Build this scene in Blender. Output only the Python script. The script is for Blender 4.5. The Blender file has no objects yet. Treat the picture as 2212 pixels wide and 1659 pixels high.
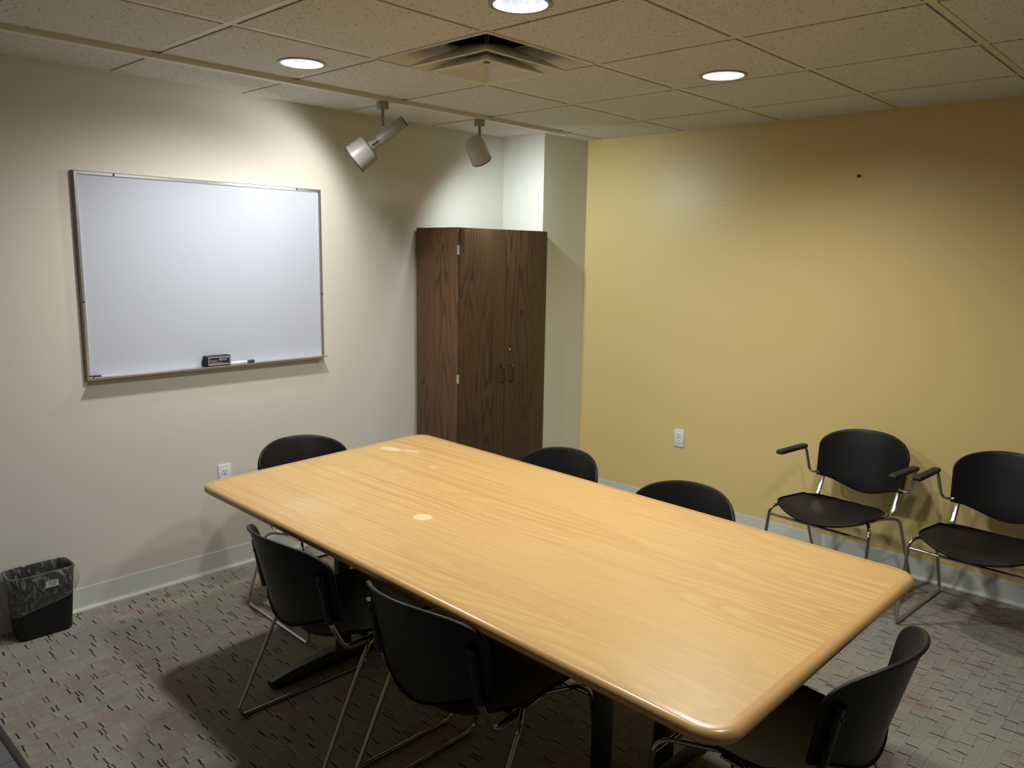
import bpy, bmesh, math, random
from mathutils import Vector, Matrix
random.seed(7)
PI = math.pi
scn = bpy.context.scene
COL = scn.collection
H = 2.3845            # ceiling height
TILE = 0.6096
OX, OY = -2.9238, -1.104   # a ceiling grid node

# ------------------------------------------------------------------ objects
def tag(o, label=None, cat=None, group=None, kind=None):
    if label: o['label'] = label
    if cat: o['category'] = cat
    if group: o['group'] = group
    if kind: o['kind'] = kind
    return o

def empty(name, loc=(0, 0, 0), rz=0.0, label=None, cat=None, group=None):
    o = bpy.data.objects.new(name, None)
    COL.objects.link(o)
    o.empty_display_size = 0.05
    o.location = loc
    o.rotation_euler = (0, 0, rz)
    return tag(o, label, cat, group)

def obj(name, bm, mat, parent=None, loc=None, sharp=40, smooth=True):
    me = bpy.data.meshes.new(name)
    bm.normal_update()
    bm.to_mesh(me)
    bm.free()
    if mat: me.materials.append(mat)
    if smooth:
        for p in me.polygons: p.use_smooth = True
        me.set_sharp_from_angle(angle=math.radians(sharp))
    o = bpy.data.objects.new(name, me)
    COL.objects.link(o)
    if parent: o.parent = parent
    if loc: o.location = loc
    return o

def struct(name, bm, mat, parent=None, **k):
    o = obj(name, bm, mat, parent, **k)
    if parent is None: o['kind'] = 'structure'
    return o

def copy_tree(o, parent=None):
    c = o.copy()
    COL.objects.link(c)
    if parent: c.parent = parent
    for ch in list(o.children): copy_tree(ch, c)
    return c

# ------------------------------------------------------------------ mesh shapes
def box(bm, a, b, bev=0.0, seg=2):
    x0, y0, z0 = a; x1, y1, z1 = b
    vs = [bm.verts.new(p) for p in ((x0,y0,z0),(x1,y0,z0),(x1,y1,z0),(x0,y1,z0),(x0,y0,z1),(x1,y0,z1),(x1,y1,z1),(x0,y1,z1))]
    fs = [bm.faces.new([vs[i] for i in f]) for f in ((3,2,1,0),(4,5,6,7),(0,1,5,4),(1,2,6,5),(2,3,7,6),(3,0,4,7))]
    if bev > 0:
        es = list({e for f in fs for e in f.edges})
        bmesh.ops.bevel(bm, geom=es, offset=bev, segments=seg, affect='EDGES', profile=0.5)
    return vs

def boxm(a, b, bev=0.0, seg=2):
    bm = bmesh.new(); box(bm, a, b, bev, seg); return bm

def rounded_path(pts, rad, n=7):
    """polyline with fillets; rad: list of radii at inner points"""
    P = [Vector(p) for p in pts]
    out = [P[0]]
    for i in range(1, len(P)-1):
        r = rad[i-1] if isinstance(rad, (list, tuple)) else rad
        a = (P[i-1]-P[i]); b = (P[i+1]-P[i])
        la, lb = a.length, b.length
        a.normalize(); b.normalize()
        ang = a.angle(b)
        if r <= 0 or abs(ang-PI) < 1e-3:
            out.append(P[i]); continue
        t = min(r/math.tan(ang/2), la*0.49, lb*0.49)
        r = t*math.tan(ang/2)
        c = P[i] + (a+b).normalized()*(r/math.sin(ang/2))
        s = P[i]+a*t; e = P[i]+b*t
        v0 = s-c; v1 = e-c
        tot = v0.angle(v1); ax = v0.cross(v1).normalized()
        for k in range(n+1):
            out.append(c + Matrix.Rotation(tot*k/n, 3, ax) @ v0)
    out.append(P[-1])
    return out

def sweep(bm, path, ra, rb=None, side=None, n=10, cap=True):
    rb = ra if rb is None else rb
    path = [Vector(p) for p in path]
    rings = []
    S = Vector(side) if side else None
    prev = None
    for i, p in enumerate(path):
        if i == 0: t = path[1]-path[0]
        elif i == len(path)-1: t = path[-1]-path[-2]
        else: t = (path[i+1]-p).normalized()+(p-path[i-1]).normalized()
        t.normalize()
        if S is not None: u = S
        elif prev is None:
            u = t.cross(Vector((0,0,1)))
            if u.length < 1e-3: u = t.cross(Vector((1,0,0)))
        else:
            u = prev
        u = (u - t*u.dot(t)).normalized()
        prev = u
        w = t.cross(u)
        rings.append([bm.verts.new(p+u*(ra*math.cos(2*PI*k/n))+w*(rb*math.sin(2*PI*k/n))) for k in range(n)])
    for a, b in zip(rings, rings[1:]):
        for k in range(n):
            bm.faces.new((a[k], a[(k+1)%n], b[(k+1)%n], b[k]))
    if cap:
        bm.faces.new(list(reversed(rings[0]))); bm.faces.new(rings[-1])

def tube(path, ra, rb=None, side=None, n=10, cap=True):
    bm = bmesh.new(); sweep(bm, path, ra, rb, side, n, cap); return bm

def lathe(bm, prof, n=32, axis=(0,0,1), org=(0,0,0), cap0=False, cap1=False):
    """prof: list of (radius, height along the axis)"""
    ax = Vector(axis).normalized(); o = Vector(org)
    u = ax.cross(Vector((0,0,1)))
    if u.length < 1e-3: u = Vector((1,0,0))
    u.normalize(); w = ax.cross(u)
    rings = []
    for r, h in prof:
        rings.append([bm.verts.new(o+ax*h+u*(r*math.cos(2*PI*k/n))+w*(r*math.sin(2*PI*k/n))) for k in range(n)])
    for a, b in zip(rings, rings[1:]):
        for k in range(n):
            bm.faces.new((a[k], a[(k+1)%n], b[(k+1)%n], b[k]))
    if cap0: bm.faces.new(list(reversed(rings[0])))
    if cap1: bm.faces.new(rings[-1])
    return rings

def lathem(*a, **k):
    bm = bmesh.new(); lathe(bm, *a, **k)
    bmesh.ops.recalc_face_normals(bm, faces=bm.faces[:]); return bm

def shell(grid, nrm_t=0.006, lip=0.005, drop=0.013):
    """closed shell from a grid of points [i][j] with a rolled lip around the edge"""
    ni, nj = len(grid), len(grid[0])
    N = [[None]*nj for _ in range(ni)]
    for i in range(ni):
        for j in range(nj):
            du = grid[min(i+1,ni-1)][j]-grid[max(i-1,0)][j]
            dv = grid[i][min(j+1,nj-1)]-grid[i][max(j-1,0)]
            nn = du.cross(dv)
            N[i][j] = nn.normalized() if nn.length > 1e-9 else Vector((0,0,1))
    bm = bmesh.new()
    top = [[bm.verts.new(grid[i][j]) for j in range(nj)] for i in range(ni)]
    bot = [[bm.verts.new(grid[i][j]-N[i][j]*nrm_t) for j in range(nj)] for i in range(ni)]
    for i in range(ni-1):
        for j in range(nj-1):
            bm.faces.new((top[i][j],top[i+1][j],top[i+1][j+1],top[i][j+1]))
            bm.faces.new((bot[i][j],bot[i][j+1],bot[i+1][j+1],bot[i+1][j]))
    loop = [(i,0) for i in range(ni)]+[(ni-1,j) for j in range(1,nj)]+[(i,nj-1) for i in range(ni-2,-1,-1)]+[(0,j) for j in range(nj-2,0,-1)]
    L = len(loop)
    outs = []
    for k,(i,j) in enumerate(loop):
        a = loop[(k-1)%L]; b = loop[(k+1)%L]
        t = (grid[b[0]][b[1]]-grid[a[0]][a[1]])
        t = t.normalized() if t.length > 1e-9 else Vector((1,0,0))
        outs.append(t.cross(N[i][j]).normalized())
    # smooth the outward direction at corners
    for _ in range(2):
        outs = [(outs[(k-1)%L]+outs[k]*2+outs[(k+1)%L]).normalized() for k in range(L)]
    prev = [top[i][j] for i,j in loop]
    for o_, d_ in ((lip*.75, drop*.12),(lip, drop*.45),(lip*.8, drop*.85),(lip*.2, drop)):
        ring = [bm.verts.new(grid[i][j]+outs[k]*o_-N[i][j]*d_) for k,(i,j) in enumerate(loop)]
        for k in range(L):
            bm.faces.new((prev[k],ring[k],ring[(k+1)%L],prev[(k+1)%L]))
        prev = ring
    last = [bot[i][j] for i,j in loop]
    for k in range(L):
        bm.faces.new((prev[k],last[k],last[(k+1)%L],prev[(k+1)%L]))
    bmesh.ops.recalc_face_normals(bm, faces=bm.faces[:])
    return bm

# ------------------------------------------------------------------ materials
class NT:
    def __init__(s, name):
        s.m = bpy.data.materials.new(name); s.m.use_nodes = True
        s.t = s.m.node_tree; s.bsdf = s.t.nodes['Principled BSDF']; s.out = s.t.nodes['Material Output']
    def n(s, ty, **k):
        x = s.t.nodes.new(ty)
        for a, b in k.items(): setattr(x, a, b)
        return x
    def set(s, inp, v):
        if hasattr(v, 'is_linked') or isinstance(v, bpy.types.NodeSocket): s.t.links.new(v, inp)
        else: inp.default_value = v
    def math(s, op, a, b=None, c=None, clamp=False):
        x = s.n('ShaderNodeMath', operation=op, use_clamp=clamp)
        for i, v in enumerate((a, b, c)):
            if v is not None: s.set(x.inputs[i], v)
        return x.outputs[0]
    def coord(s, which='Object'):
        return s.n('ShaderNodeTexCoord').outputs[which]
    def mapping(s, v, scale=(1,1,1), loc=(0,0,0), rot=(0,0,0)):
        x = s.n('ShaderNodeMapping'); s.set(x.inputs['Vector'], v)
        x.inputs['Scale'].default_value = scale; x.inputs['Location'].default_value = loc; x.inputs['Rotation'].default_value = rot
        return x.outputs[0]
    def noise(s, v, scale, detail=3, rough=.5, dist=0, col=False):
        x = s.n('ShaderNodeTexNoise'); s.set(x.inputs['Vector'], v)
        x.inputs['Scale'].default_value = scale; x.inputs['Detail'].default_value = detail
        x.inputs['Roughness'].default_value = rough; x.inputs['Distortion'].default_value = dist
        return x.outputs['Color' if col else 'Fac']
    def white(s, v):
        x = s.n('ShaderNodeTexWhiteNoise', noise_dimensions='3D'); s.set(x.inputs['Vector'], v); return x.outputs['Value']
    def xyz(s, x=0., y=0., z=0.):
        c = s.n('ShaderNodeCombineXYZ')
        for i, v in enumerate((x, y, z)): s.set(c.inputs[i], v)
        return c.outputs[0]
    def sep(s, v):
        c = s.n('ShaderNodeSeparateXYZ'); s.set(c.inputs[0], v); return c.outputs
    def ramp(s, f, stops, interp='LINEAR'):
        r = s.n('ShaderNodeValToRGB'); s.set(r.inputs[0], f); r.color_ramp.interpolation = interp
        e = r.color_ramp.elements
        while len(e) < len(stops): e.new(0.5)
        for i, (p, c) in enumerate(stops):
            e[i].position = p; e[i].color = c if len(c) == 4 else (*c, 1)
        return r.outputs[0]
    def mix(s, f, a, b, blend='MIX'):
        x = s.n('ShaderNodeMix', data_type='RGBA', blend_type=blend)
        s.set(x.inputs[0], f)
        for i, v in ((6, a), (7, b)):
            if isinstance(v, tuple) and len(v) == 3: v = (*v, 1)
            s.set(x.inputs[i], v)
        return x.outputs[2]
    def remap(s, v, a, b, c=0., d=1., smooth=True):
        x = s.n('ShaderNodeMapRange', interpolation_type='SMOOTHSTEP' if smooth else 'LINEAR')
        s.set(x.inputs[0], v)
        for i, q in enumerate((a, b, c, d)): s.set(x.inputs[i+1], q)
        return x.outputs[0]
    def bump(s, h, strength=.3, dist=.002):
        b = s.n('ShaderNodeBump'); s.set(b.inputs['Height'], h)
        b.inputs['Strength'].default_value = strength; b.inputs['Distance'].default_value = dist
        s.t.links.new(b.outputs[0], s.bsdf.inputs['Normal'])
    def P(s, **k):
        names = {'color':'Base Color','rough':'Roughness','metal':'Metallic','spec':'Specular IOR Level','coat':'Coat Weight','coatr':'Coat Roughness','alpha':'Alpha','emit':'Emission Color','estr':'Emission Strength','trans':'Transmission Weight','sheen':'Sheen Weight'}
        for a, v in k.items():
            if isinstance(v, tuple) and len(v) == 3: v = (*v, 1)
            s.set(s.bsdf.inputs[names[a]], v)
        return s.m

def wall_mat(name, c, rough=.55, spec=.35):
    t = NT(name); v = t.coord()
    big = t.noise(v, 1.3, 2); fine = t.noise(v, 260, 2)
    col = t.mix(t.math('MULTIPLY', big, .12), c, tuple(x*.8 for x in c))
    t.bump(t.noise(v, 190, 3), .10, .0015)
    return t.P(color=col, rough=rough, spec=spec)

def plain(name, c, rough=.5, metal=0., spec=.5, coat=0., bump=None, var=.06):
    t = NT(name); v = t.coord()
    col = t.mix(t.noise(v, 35, 3), tuple(x*(1-var) for x in c), tuple(min(1, x*(1+var)) for x in c))
    if bump: t.bump(t.noise(v, bump[0], 3), bump[1], bump[2])
    return t.P(color=col, rough=rough, metal=metal, spec=spec, coat=coat)

def carpet_mat():
    t = NT('carpet weave'); v = t.coord()
    X, Y, Z = t.sep(v)
    nx = t.noise(v, 18, 2); ny = t.noise(t.mapping(v, loc=(3.1, 7.7, 0)), 16, 2)
    x = t.math('ADD', X, t.math('MULTIPLY', t.math('SUBTRACT', nx, .5), .016))
    y = t.math('ADD', Y, t.math('MULTIPLY', t.math('SUBTRACT', ny, .5), .022))
    ys = t.math('DIVIDE', y, .044); row = t.math('FLOOR', ys); fy = t.math('FRACT', ys)
    xs = t.math('ADD', t.math('DIVIDE', x, .078), t.math('MULTIPLY', t.white(t.xyz(row, 3.3, 1.)), 9.)) 
    cell = t.math('FLOOR', xs); fx = t.math('FRACT', xs)
    j = t.math('ADD', .22, t.math('MULTIPLY', t.white(t.xyz(cell, row, 5.)), .5))
    d = t.math('ABSOLUTE', t.math('SUBTRACT', fx, j))
    on = t.remap(t.white(t.xyz(cell, row, 9.)), .12, .9, 0., 1.)
    dash = t.math('MULTIPLY', t.remap(d, .015, .048, 1., 0.), on)
    # a second thinner dash beside some of the bricks
    d2 = t.math('ABSOLUTE', t.math('SUBTRACT', fx, t.math('ADD', j, .16)))
    on2 = t.math('GREATER_THAN', t.white(t.xyz(cell, row, 17.)), .86)
    dash2 = t.math('MULTIPLY', t.remap(d2, .02, .05, .8, 0.), on2)
    dash = t.math('MAXIMUM', dash, dash2)
    seam = t.remap(t.math('ABSOLUTE', t.math('SUBTRACT', fy, .06)), .03, .085, 1., 0.)
    sn = t.remap(t.noise(v, 22, 2), .45, .65, .06, .42)
    seam = t.math('MULTIPLY', seam, sn)
    hi = t.math('MULTIPLY', t.remap(t.math('ABSOLUTE', t.math('SUBTRACT', fy, .20)), .02, .09, 1., 0.), .10)
    hi = t.math('ADD', hi, t.math('MULTIPLY', t.remap(t.math('ABSOLUTE', t.math('SUBTRACT', fx, t.math('ADD', j, .10))), .02, .06, 1., 0.), .2))
    brick = t.white(t.xyz(cell, row, 2.))
    # larger colour fields, built from runs of bricks
    bx = t.math('ADD', t.math('MULTIPLY', cell, .21), t.math('MULTIPLY', t.white(t.xyz(row, 1., 8.)), .35))
    fld = t.noise(t.mapping(v, scale=(2.3, 3.6, 1)), 1., 1)
    fld = t.math('ADD', fld, t.math('MULTIPLY', t.math('SUBTRACT', brick, .5), .16))
    mauve = t.remap(fld, .53, .59)
    fld2 = t.noise(t.mapping(v, scale=(2.0, 3.0, 1), loc=(5, 9, 0)), 1., 1)
    slate = t.remap(t.math('ADD', fld2, t.math('MULTIPLY', t.math('SUBTRACT', brick, .5), .2)), .55, .62)
    base = t.mix(slate, (.305, .305, .245), (.285, .278, .26))
    base = t.mix(mauve, base, (.31, .255, .22))
    base = t.mix(t.math('MULTIPLY', brick, .20), base, (.19, .178, .145))
    pile = t.noise(v, 420, 3, .7)
    base = t.mix(t.math('MULTIPLY', pile, .65), base, (.13, .122, .10))
    base = t.mix(hi, base, (.44, .42, .36))
    base = t.mix(seam, base, (.06, .055, .045))
    base = t.mix(dash, base, (.012, .011, .010))
    h = t.math('SUBTRACT', t.math('ADD', t.math('MULTIPLY', pile, .35), t.math('MULTIPLY', hi, .6)), t.math('MAXIMUM', dash, t.math('MULTIPLY', seam, .7)))
    t.bump(h, .35, .003)
    return t.P(color=base, rough=.95, spec=.08)

def ceiling_mat():
    t = NT('fissured ceiling tile'); v = t.coord()
    a = t.noise(t.mapping(v, scale=(1, 1, .2)), 165, 1, .5, 1.0)
    b = t.noise(t.mapping(v, loc=(4, 2, 0), rot=(0, 0, .7), scale=(1, .55, 1)), 120, 1, .5, .4)
    f = t.remap(a, .30, .36, 1., 0.)
    f2 = t.remap(b, .285, .335, 1., 0.)
    pit = t.math('MAXIMUM', t.math('MULTIPLY', f, .8), f2)
    mot = t.noise(v, 340, 3, .6)
    c = t.mix(t.math('MULTIPLY', mot, .6), (.71, .70, .68), (.57, .555, .53))
    c = t.mix(t.math('MULTIPLY', pit, .85), c, (.20, .165, .13))
    t.bump(t.math('SUBTRACT', t.math('MULTIPLY', mot, .3), pit), .4, .002)
    return t.P(color=c, rough=.9, spec=.15)

def oak_top_mat():
    t = NT('light oak veneer'); v = t.coord()
    X, Y, Z = t.sep(v)
    w = t.noise(t.mapping(v, scale=(2.2, .55, 1), loc=(.3, .2, 0)), 1., 2, .5)
    u = t.math('ADD', X, t.math('MULTIPLY', w, .16))
    ring = t.remap(t.noise(t.xyz(t.math('MULTIPLY', u, 62.), t.math('MULTIPLY', Y, .55), 0.), 1., 2, .55), .40, .72, 0., 1.)
    # cathedral arches, stronger toward the near end
    cg = t.noise(t.xyz(t.math('MULTIPLY', X, 3.3), t.math('MULTIPLY', Y, .62), 4.), 1., 1, .4)
    cr = t.math('FRACT', t.math('MULTIPLY', cg, 26.))
    cr = t.math('MULTIPLY', t.remap(cr, .25, .85), t.remap(cr, .88, 1., 1., 0.))
    ring = t.math('MAXIMUM', ring, t.math('MULTIPLY', cr, t.remap(Y, -1.6, -2.7, .35, .8)))
    fine = t.noise(t.mapping(v, scale=(240, 7, 1)), 1., 3, .6)
    pores = t.remap(t.noise(t.mapping(v, scale=(420, 16, 1), loc=(1, 3, 0)), 1., 2), .60, .72)
    tone = t.noise(t.mapping(v, scale=(3, .7, 1), loc=(8, 1, 0)), 1., 2)
    c = t.mix(tone, (.51, .325, .108), (.60, .405, .150))
    vis = t.math('MULTIPLY', ring, t.remap(t.noise(t.mapping(v, scale=(2.5, .9, 1), loc=(2, 5, 0)), 1., 2), .32, .68, .28, .80))
    c = t.mix(vis, c, (.40, .20, .062))
    c = t.mix(t.math('MULTIPLY', fine, .30), c, (.74, .50, .24))
    c = t.mix(t.math('MULTIPLY', pores, .22), c, (.38, .20, .07))
    # pale worn patches
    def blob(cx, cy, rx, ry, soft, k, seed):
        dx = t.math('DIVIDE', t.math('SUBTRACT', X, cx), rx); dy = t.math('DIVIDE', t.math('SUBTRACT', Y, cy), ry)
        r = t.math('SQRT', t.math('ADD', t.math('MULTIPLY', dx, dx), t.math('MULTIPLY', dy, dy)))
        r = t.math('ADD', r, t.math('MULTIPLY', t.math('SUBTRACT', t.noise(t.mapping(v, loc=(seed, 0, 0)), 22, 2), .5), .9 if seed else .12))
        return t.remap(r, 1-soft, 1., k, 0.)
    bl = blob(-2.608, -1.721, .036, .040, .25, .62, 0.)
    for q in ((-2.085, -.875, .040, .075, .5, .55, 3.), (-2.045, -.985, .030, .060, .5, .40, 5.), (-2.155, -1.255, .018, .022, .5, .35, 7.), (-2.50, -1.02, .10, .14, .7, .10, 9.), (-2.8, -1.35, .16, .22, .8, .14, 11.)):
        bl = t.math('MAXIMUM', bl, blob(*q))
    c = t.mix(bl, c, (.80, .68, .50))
    t.bump(fine, .05, .0008)
    r = t.math('ADD', .30, t.math('MULTIPLY', fine, .14))
    return t.P(color=c, rough=r, spec=.42)

def oak_band_mat():
    t = NT('oak edge band'); v = t.coord('UV')
    fine = t.noise(t.mapping(v, scale=(9, 190, 1)), 1., 3, .6)
    blk = t.white(t.xyz(t.math('FLOOR', t.math('MULTIPLY', t.sep(v)[0], 1.15)), 1., 0.))
    c = t.mix(fine, (.47, .27, .095), (.64, .40, .165))
    c = t.mix(t.math('MULTIPLY', blk, .35), c, (.44, .235, .075))
    dirt = t.remap(t.noise(t.mapping(v, scale=(14, 30, 1)), 1., 3), .62, .75)
    c = t.mix(t.math('MULTIPLY', dirt, .25), c, (.22, .13, .06))
    t.bump(fine, .06, .0006)
    return t.P(color=c, rough=.28, spec=.45, coat=.25, coatr=.12)

def walnut_mat(seed, tint=1.0):
    t = NT('walnut laminate'); v = t.mapping(t.coord(), loc=(seed, seed*.7, seed*1.3))
    X, Y, Z = t.sep(v)
    s = t.math('ADD', X, Y)
    p = t.xyz(s, 0., Z)
    big = t.noise(t.mapping(p, scale=(7., 1, .75)), 1., 2, .5)
    g = t.math('ADD', t.math('MULTIPLY', s, 10.), t.math('MULTIPLY', big, 13.))
    ring = t.math('FRACT', g)
    line = t.math('MULTIPLY', t.remap(ring, .35, .92), t.remap(ring, .93, 1., 1., 0.))
    fine = t.noise(t.mapping(p, scale=(330, 1, 9)), 1., 3, .65)
    mod = t.remap(t.noise(t.mapping(p, scale=(6, 1, .9), loc=(3, 0, 2)), 1., 2), .32, .66, .15, 1.)
    k = tint
    c = t.mix(t.noise(t.mapping(p, scale=(16, 1, .6), loc=(1, 0, 5)), 1., 2), (.098*k, .050*k, .023*k), (.150*k, .082*k, .040*k))
    c = t.mix(t.math('MULTIPLY', t.math('MULTIPLY', line, mod), .95), c, (.036*k, .017*k, .008*k))
    c = t.mix(t.math('MULTIPLY', fine, .38), c, (.165*k, .10*k, .058*k))
    c = t.mix(t.math('MULTIPLY', t.remap(fine, .55, .75), .4), c, (.04*k, .02*k, .01*k))
    t.bump(fine, .05, .0006)
    return t.P(color=c, rough=.45, spec=.26)

def film_mat():
    t = NT('clear plastic film'); v = t.coord()
    w = t.noise(t.mapping(v, scale=(1, 1, .55)), 30, 4, .6, 1.6)
    tr = t.n('ShaderNodeBsdfTransparent'); tr.inputs[0].default_value = (.93, .94, .95, 1)
    t.bump(w, .9, .012)
    t.P(color=(.62, .62, .62), rough=.16, spec=.9)
    mx = t.n('ShaderNodeMixShader')
    f = t.remap(w, .46, .74, .05, .30)
    lw = t.n('ShaderNodeLayerWeight'); lw.inputs['Blend'].default_value = .25
    f = t.math('ADD', f, t.math('MULTIPLY', lw.outputs['Facing'], .30), clamp=True)
    t.set(mx.inputs[0], f); t.t.links.new(tr.outputs[0], mx.inputs[1]); t.t.links.new(t.bsdf.outputs[0], mx.inputs[2])
    t.t.links.new(mx.outputs[0], t.out.inputs['Surface'])
    return t.m

def reflector_mat():  # reflector is no lamp: its glow and facet streaks are put in as emission
    t = NT('reflector with painted glow'); v = t.coord()
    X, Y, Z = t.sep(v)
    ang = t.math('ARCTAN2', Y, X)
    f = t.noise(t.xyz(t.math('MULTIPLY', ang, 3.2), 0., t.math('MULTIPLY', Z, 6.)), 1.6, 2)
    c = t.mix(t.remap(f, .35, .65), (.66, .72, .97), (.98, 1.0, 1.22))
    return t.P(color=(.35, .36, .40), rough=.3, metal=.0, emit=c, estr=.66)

def emit_mat(name, c, s):
    t = NT(name); v = t.coord()
    col = t.mix(t.noise(v, 9, 1), c, tuple(min(1, x*1.03) for x in c))
    return t.P(color=c, emit=col, estr=s)

def brushed(name, c, rough, sc=(4, 4, 300)):
    t = NT(name); v = t.coord()
    f = t.noise(t.mapping(v, scale=sc), 1., 3)
    return t.P(color=c, metal=1., rough=t.math('ADD', rough-.05, t.math('MULTIPLY', f, .12)))

M = {}
M['cream'] = wall_mat('cream wall paint', (.64, .62, .545))
M['yellow'] = wall_mat('yellow wall paint', (.69, .54, .235), .42, .45)
M['carpet'] = carpet_mat()
M['tile'] = ceiling_mat()
M['grid'] = plain('ceiling grid paint', (.66, .60, .50), .5)
M['entry'] = wall_mat('darkened unseen wall paint', (.30, .285, .25))  # unseen walls, colour darkened to cut bounce and chrome reflections
M['base'] = plain('grey vinyl base', (.56, .585, .54), .38)
M['vinyl'] = plain('slate vinyl floor', (.115, .115, .135), .45, bump=(60, .05, .001))
M['oak'] = oak_top_mat(); M['band'] = oak_band_mat()
M['walnut_side'] = walnut_mat(1.7, 1.0); M['walnut_door'] = walnut_mat(4.1, .58); M['walnut_door2'] = walnut_mat(7.9, .56)
M['plastic'] = plain('black moulded plastic', (.0085, .0083, .0082), .41, spec=.25, bump=(700, .12, .0004))
M['pad'] = plain('black arm pad', (.012, .011, .010), .6)
M['chrome'] = plain('polished chrome', (.55, .53, .50), .09, 1.)
M['chrome_oval'] = plain('chrome upright', (.66, .64, .60), .19, 1.)
M['blackmetal'] = plain('black powder coat', (.010, .010, .010), .42)
M['alu'] = brushed('brushed aluminium', (.66, .66, .67), .30)
M['board'] = plain('white board enamel', (.495, .54, .625), .30, spec=.4, var=.01)
M['screw'] = plain('dark screw head', (.03, .03, .035), .5)
M['white_plate'] = plain('white plastic plate', (.72, .72, .74), .30, var=.02)
M['socket'] = plain('white socket face', (.82, .82, .82), .25, var=.02)
M['slot'] = plain('dark slot', (.008, .008, .008), .6)
M['shade_bright'] = plain('brightened off white spot shade', (.52, .49, .45), .42, var=.02)  # same off white, lifted in colour where the corner spot renders too dim
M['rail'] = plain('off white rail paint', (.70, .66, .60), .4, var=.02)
M['fixture'] = plain('darkened off white enamel', (.30, .285, .265), .38, var=.02)  # off white darkened to stand in for the downlights' missing cutoff shade
M['vent'] = plain('off white vent enamel', (.70, .67, .60), .22, var=.03)
M['dark'] = plain('dark duct', (.012, .013, .015), .7)
M['bin'] = plain('black bin plastic', (.007, .0075, .009), .45, spec=.3, bump=(500, .15, .0005))
M['film'] = film_mat()
M['paper'] = plain('white sticker', (.62, .62, .62), .5, var=.02)
M['ink'] = plain('grey print', (.10, .10, .11), .6)
M['felt'] = plain('charcoal felt', (.035, .035, .038), .95, spec=.1)
M['eraser_label'] = plain('dark eraser label', (.018, .018, .026), .35)
M['white_print'] = plain('white print', (.75, .75, .75), .5, var=.02)
M['grey_print'] = plain('pale print', (.33, .33, .36), .5, var=.02)
M['marker_white'] = plain('white marker barrel', (.78, .80, .80), .3, var=.02)
M['marker_green'] = plain('dark green marker cap', (.006, .055, .050), .3)
M['brass'] = plain('brass lock', (.75, .60, .36), .22, 1.)
M['handle'] = plain('dark bronze pull', (.020, .013, .010), .35)
M['refl'] = reflector_mat()
M['lamp'] = emit_mat('downlight lamp', (.80, .86, 1.0), .85)
M['bulb'] = emit_mat('track bulb', (1., .98, .92), 6.)
M['baffle'] = plain('dark baffle', (.02, .018, .016), .6)
M['stain'] = plain('dark anchor', (.03, .018, .012), .7)

# ------------------------------------------------------------------ room shell
XL, YN = -5.6, -5.2      # behind and left of the camera
CA, CB = .4425, .3533    # corner column
VX = -3.69               # carpet ends here, slate vinyl beyond
struct('floor', boxm((VX, YN, -.06), (0, 0, 0)), M['carpet'])
bm = bmesh.new()
for (x0, x1) in ((XL, -4.61), (-4.607, VX-.004)):
    ys = [YN, -4.20, -3.39, -2.58, -1.77, -.985, 0]
    for a, b in zip(ys, ys[1:]):
        box(bm, (x0, a+.0015, -.06), (x1, b-.0015, -.004), .0008, 1)
struct('floor.001', bm, M['vinyl'])
bm = bmesh.new(); sweep(bm, [(VX-.006, YN, -.004), (VX-.006, -.01, -.004)], .014, .006, side=(1, 0, 0), n=12)
struct('trim_1', bm, M['screw'])
struct('wall_left', boxm((XL-.1, 0, -.06), (.1, .1, H+.2)), M['cream'])
struct('wall_right', boxm((0, YN-.1, -.06), (.1, 0, H+.2)), M['yellow'])
struct('wall_corner', boxm((-CA, -CB, 0), (0, 0, H+.02)), M['cream'])
struct('wall_near', boxm((XL-.1, YN-.1, -.06), (.0, YN, H+.2)), M['entry'])
struct('wall_entry', boxm((XL-.1, YN, -.06), (XL, 0, H+.2)), M['entry'])

def baseboard(name, p, q, nrm):
    """vinyl cove base from p to q, nrm points into the room"""
    p, q, nrm = Vector(p), Vector(q), Vector(nrm)
    prof = [(0, .108), (.0035, .1075), (.004, .104), (.004, .026), (.006, .017), (.011, .011), (.0145, .006), (.0145, 0), (0, 0)]
    bm = bmesh.new()
    A = [bm.verts.new(p+nrm*d+Vector((0, 0, z))) for d, z in prof]
    B = [bm.verts.new(q+nrm*d+Vector((0, 0, z))) for d, z in prof]
    n = len(prof)
    for i in range(n): bm.faces.new((A[i], A[(i+1) % n], B[(i+1) % n], B[i]))
    bm.faces.new(list(reversed(A))); bm.faces.new(B)
    bmesh.ops.recalc_face_normals(bm, faces=bm.faces[:])
    struct(name, bm, M['base'])
baseboard('baseboard_left', (XL, 0, 0), (-CA, 0, 0), (0, -1, 0))
baseboard('baseboard_right', (0, YN, 0), (0, -CB, 0), (-1, 0, 0))
baseboard('baseboard_corner', (-CA, -CB, 0), (0, -CB, 0), (0, -1, 0))

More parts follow.
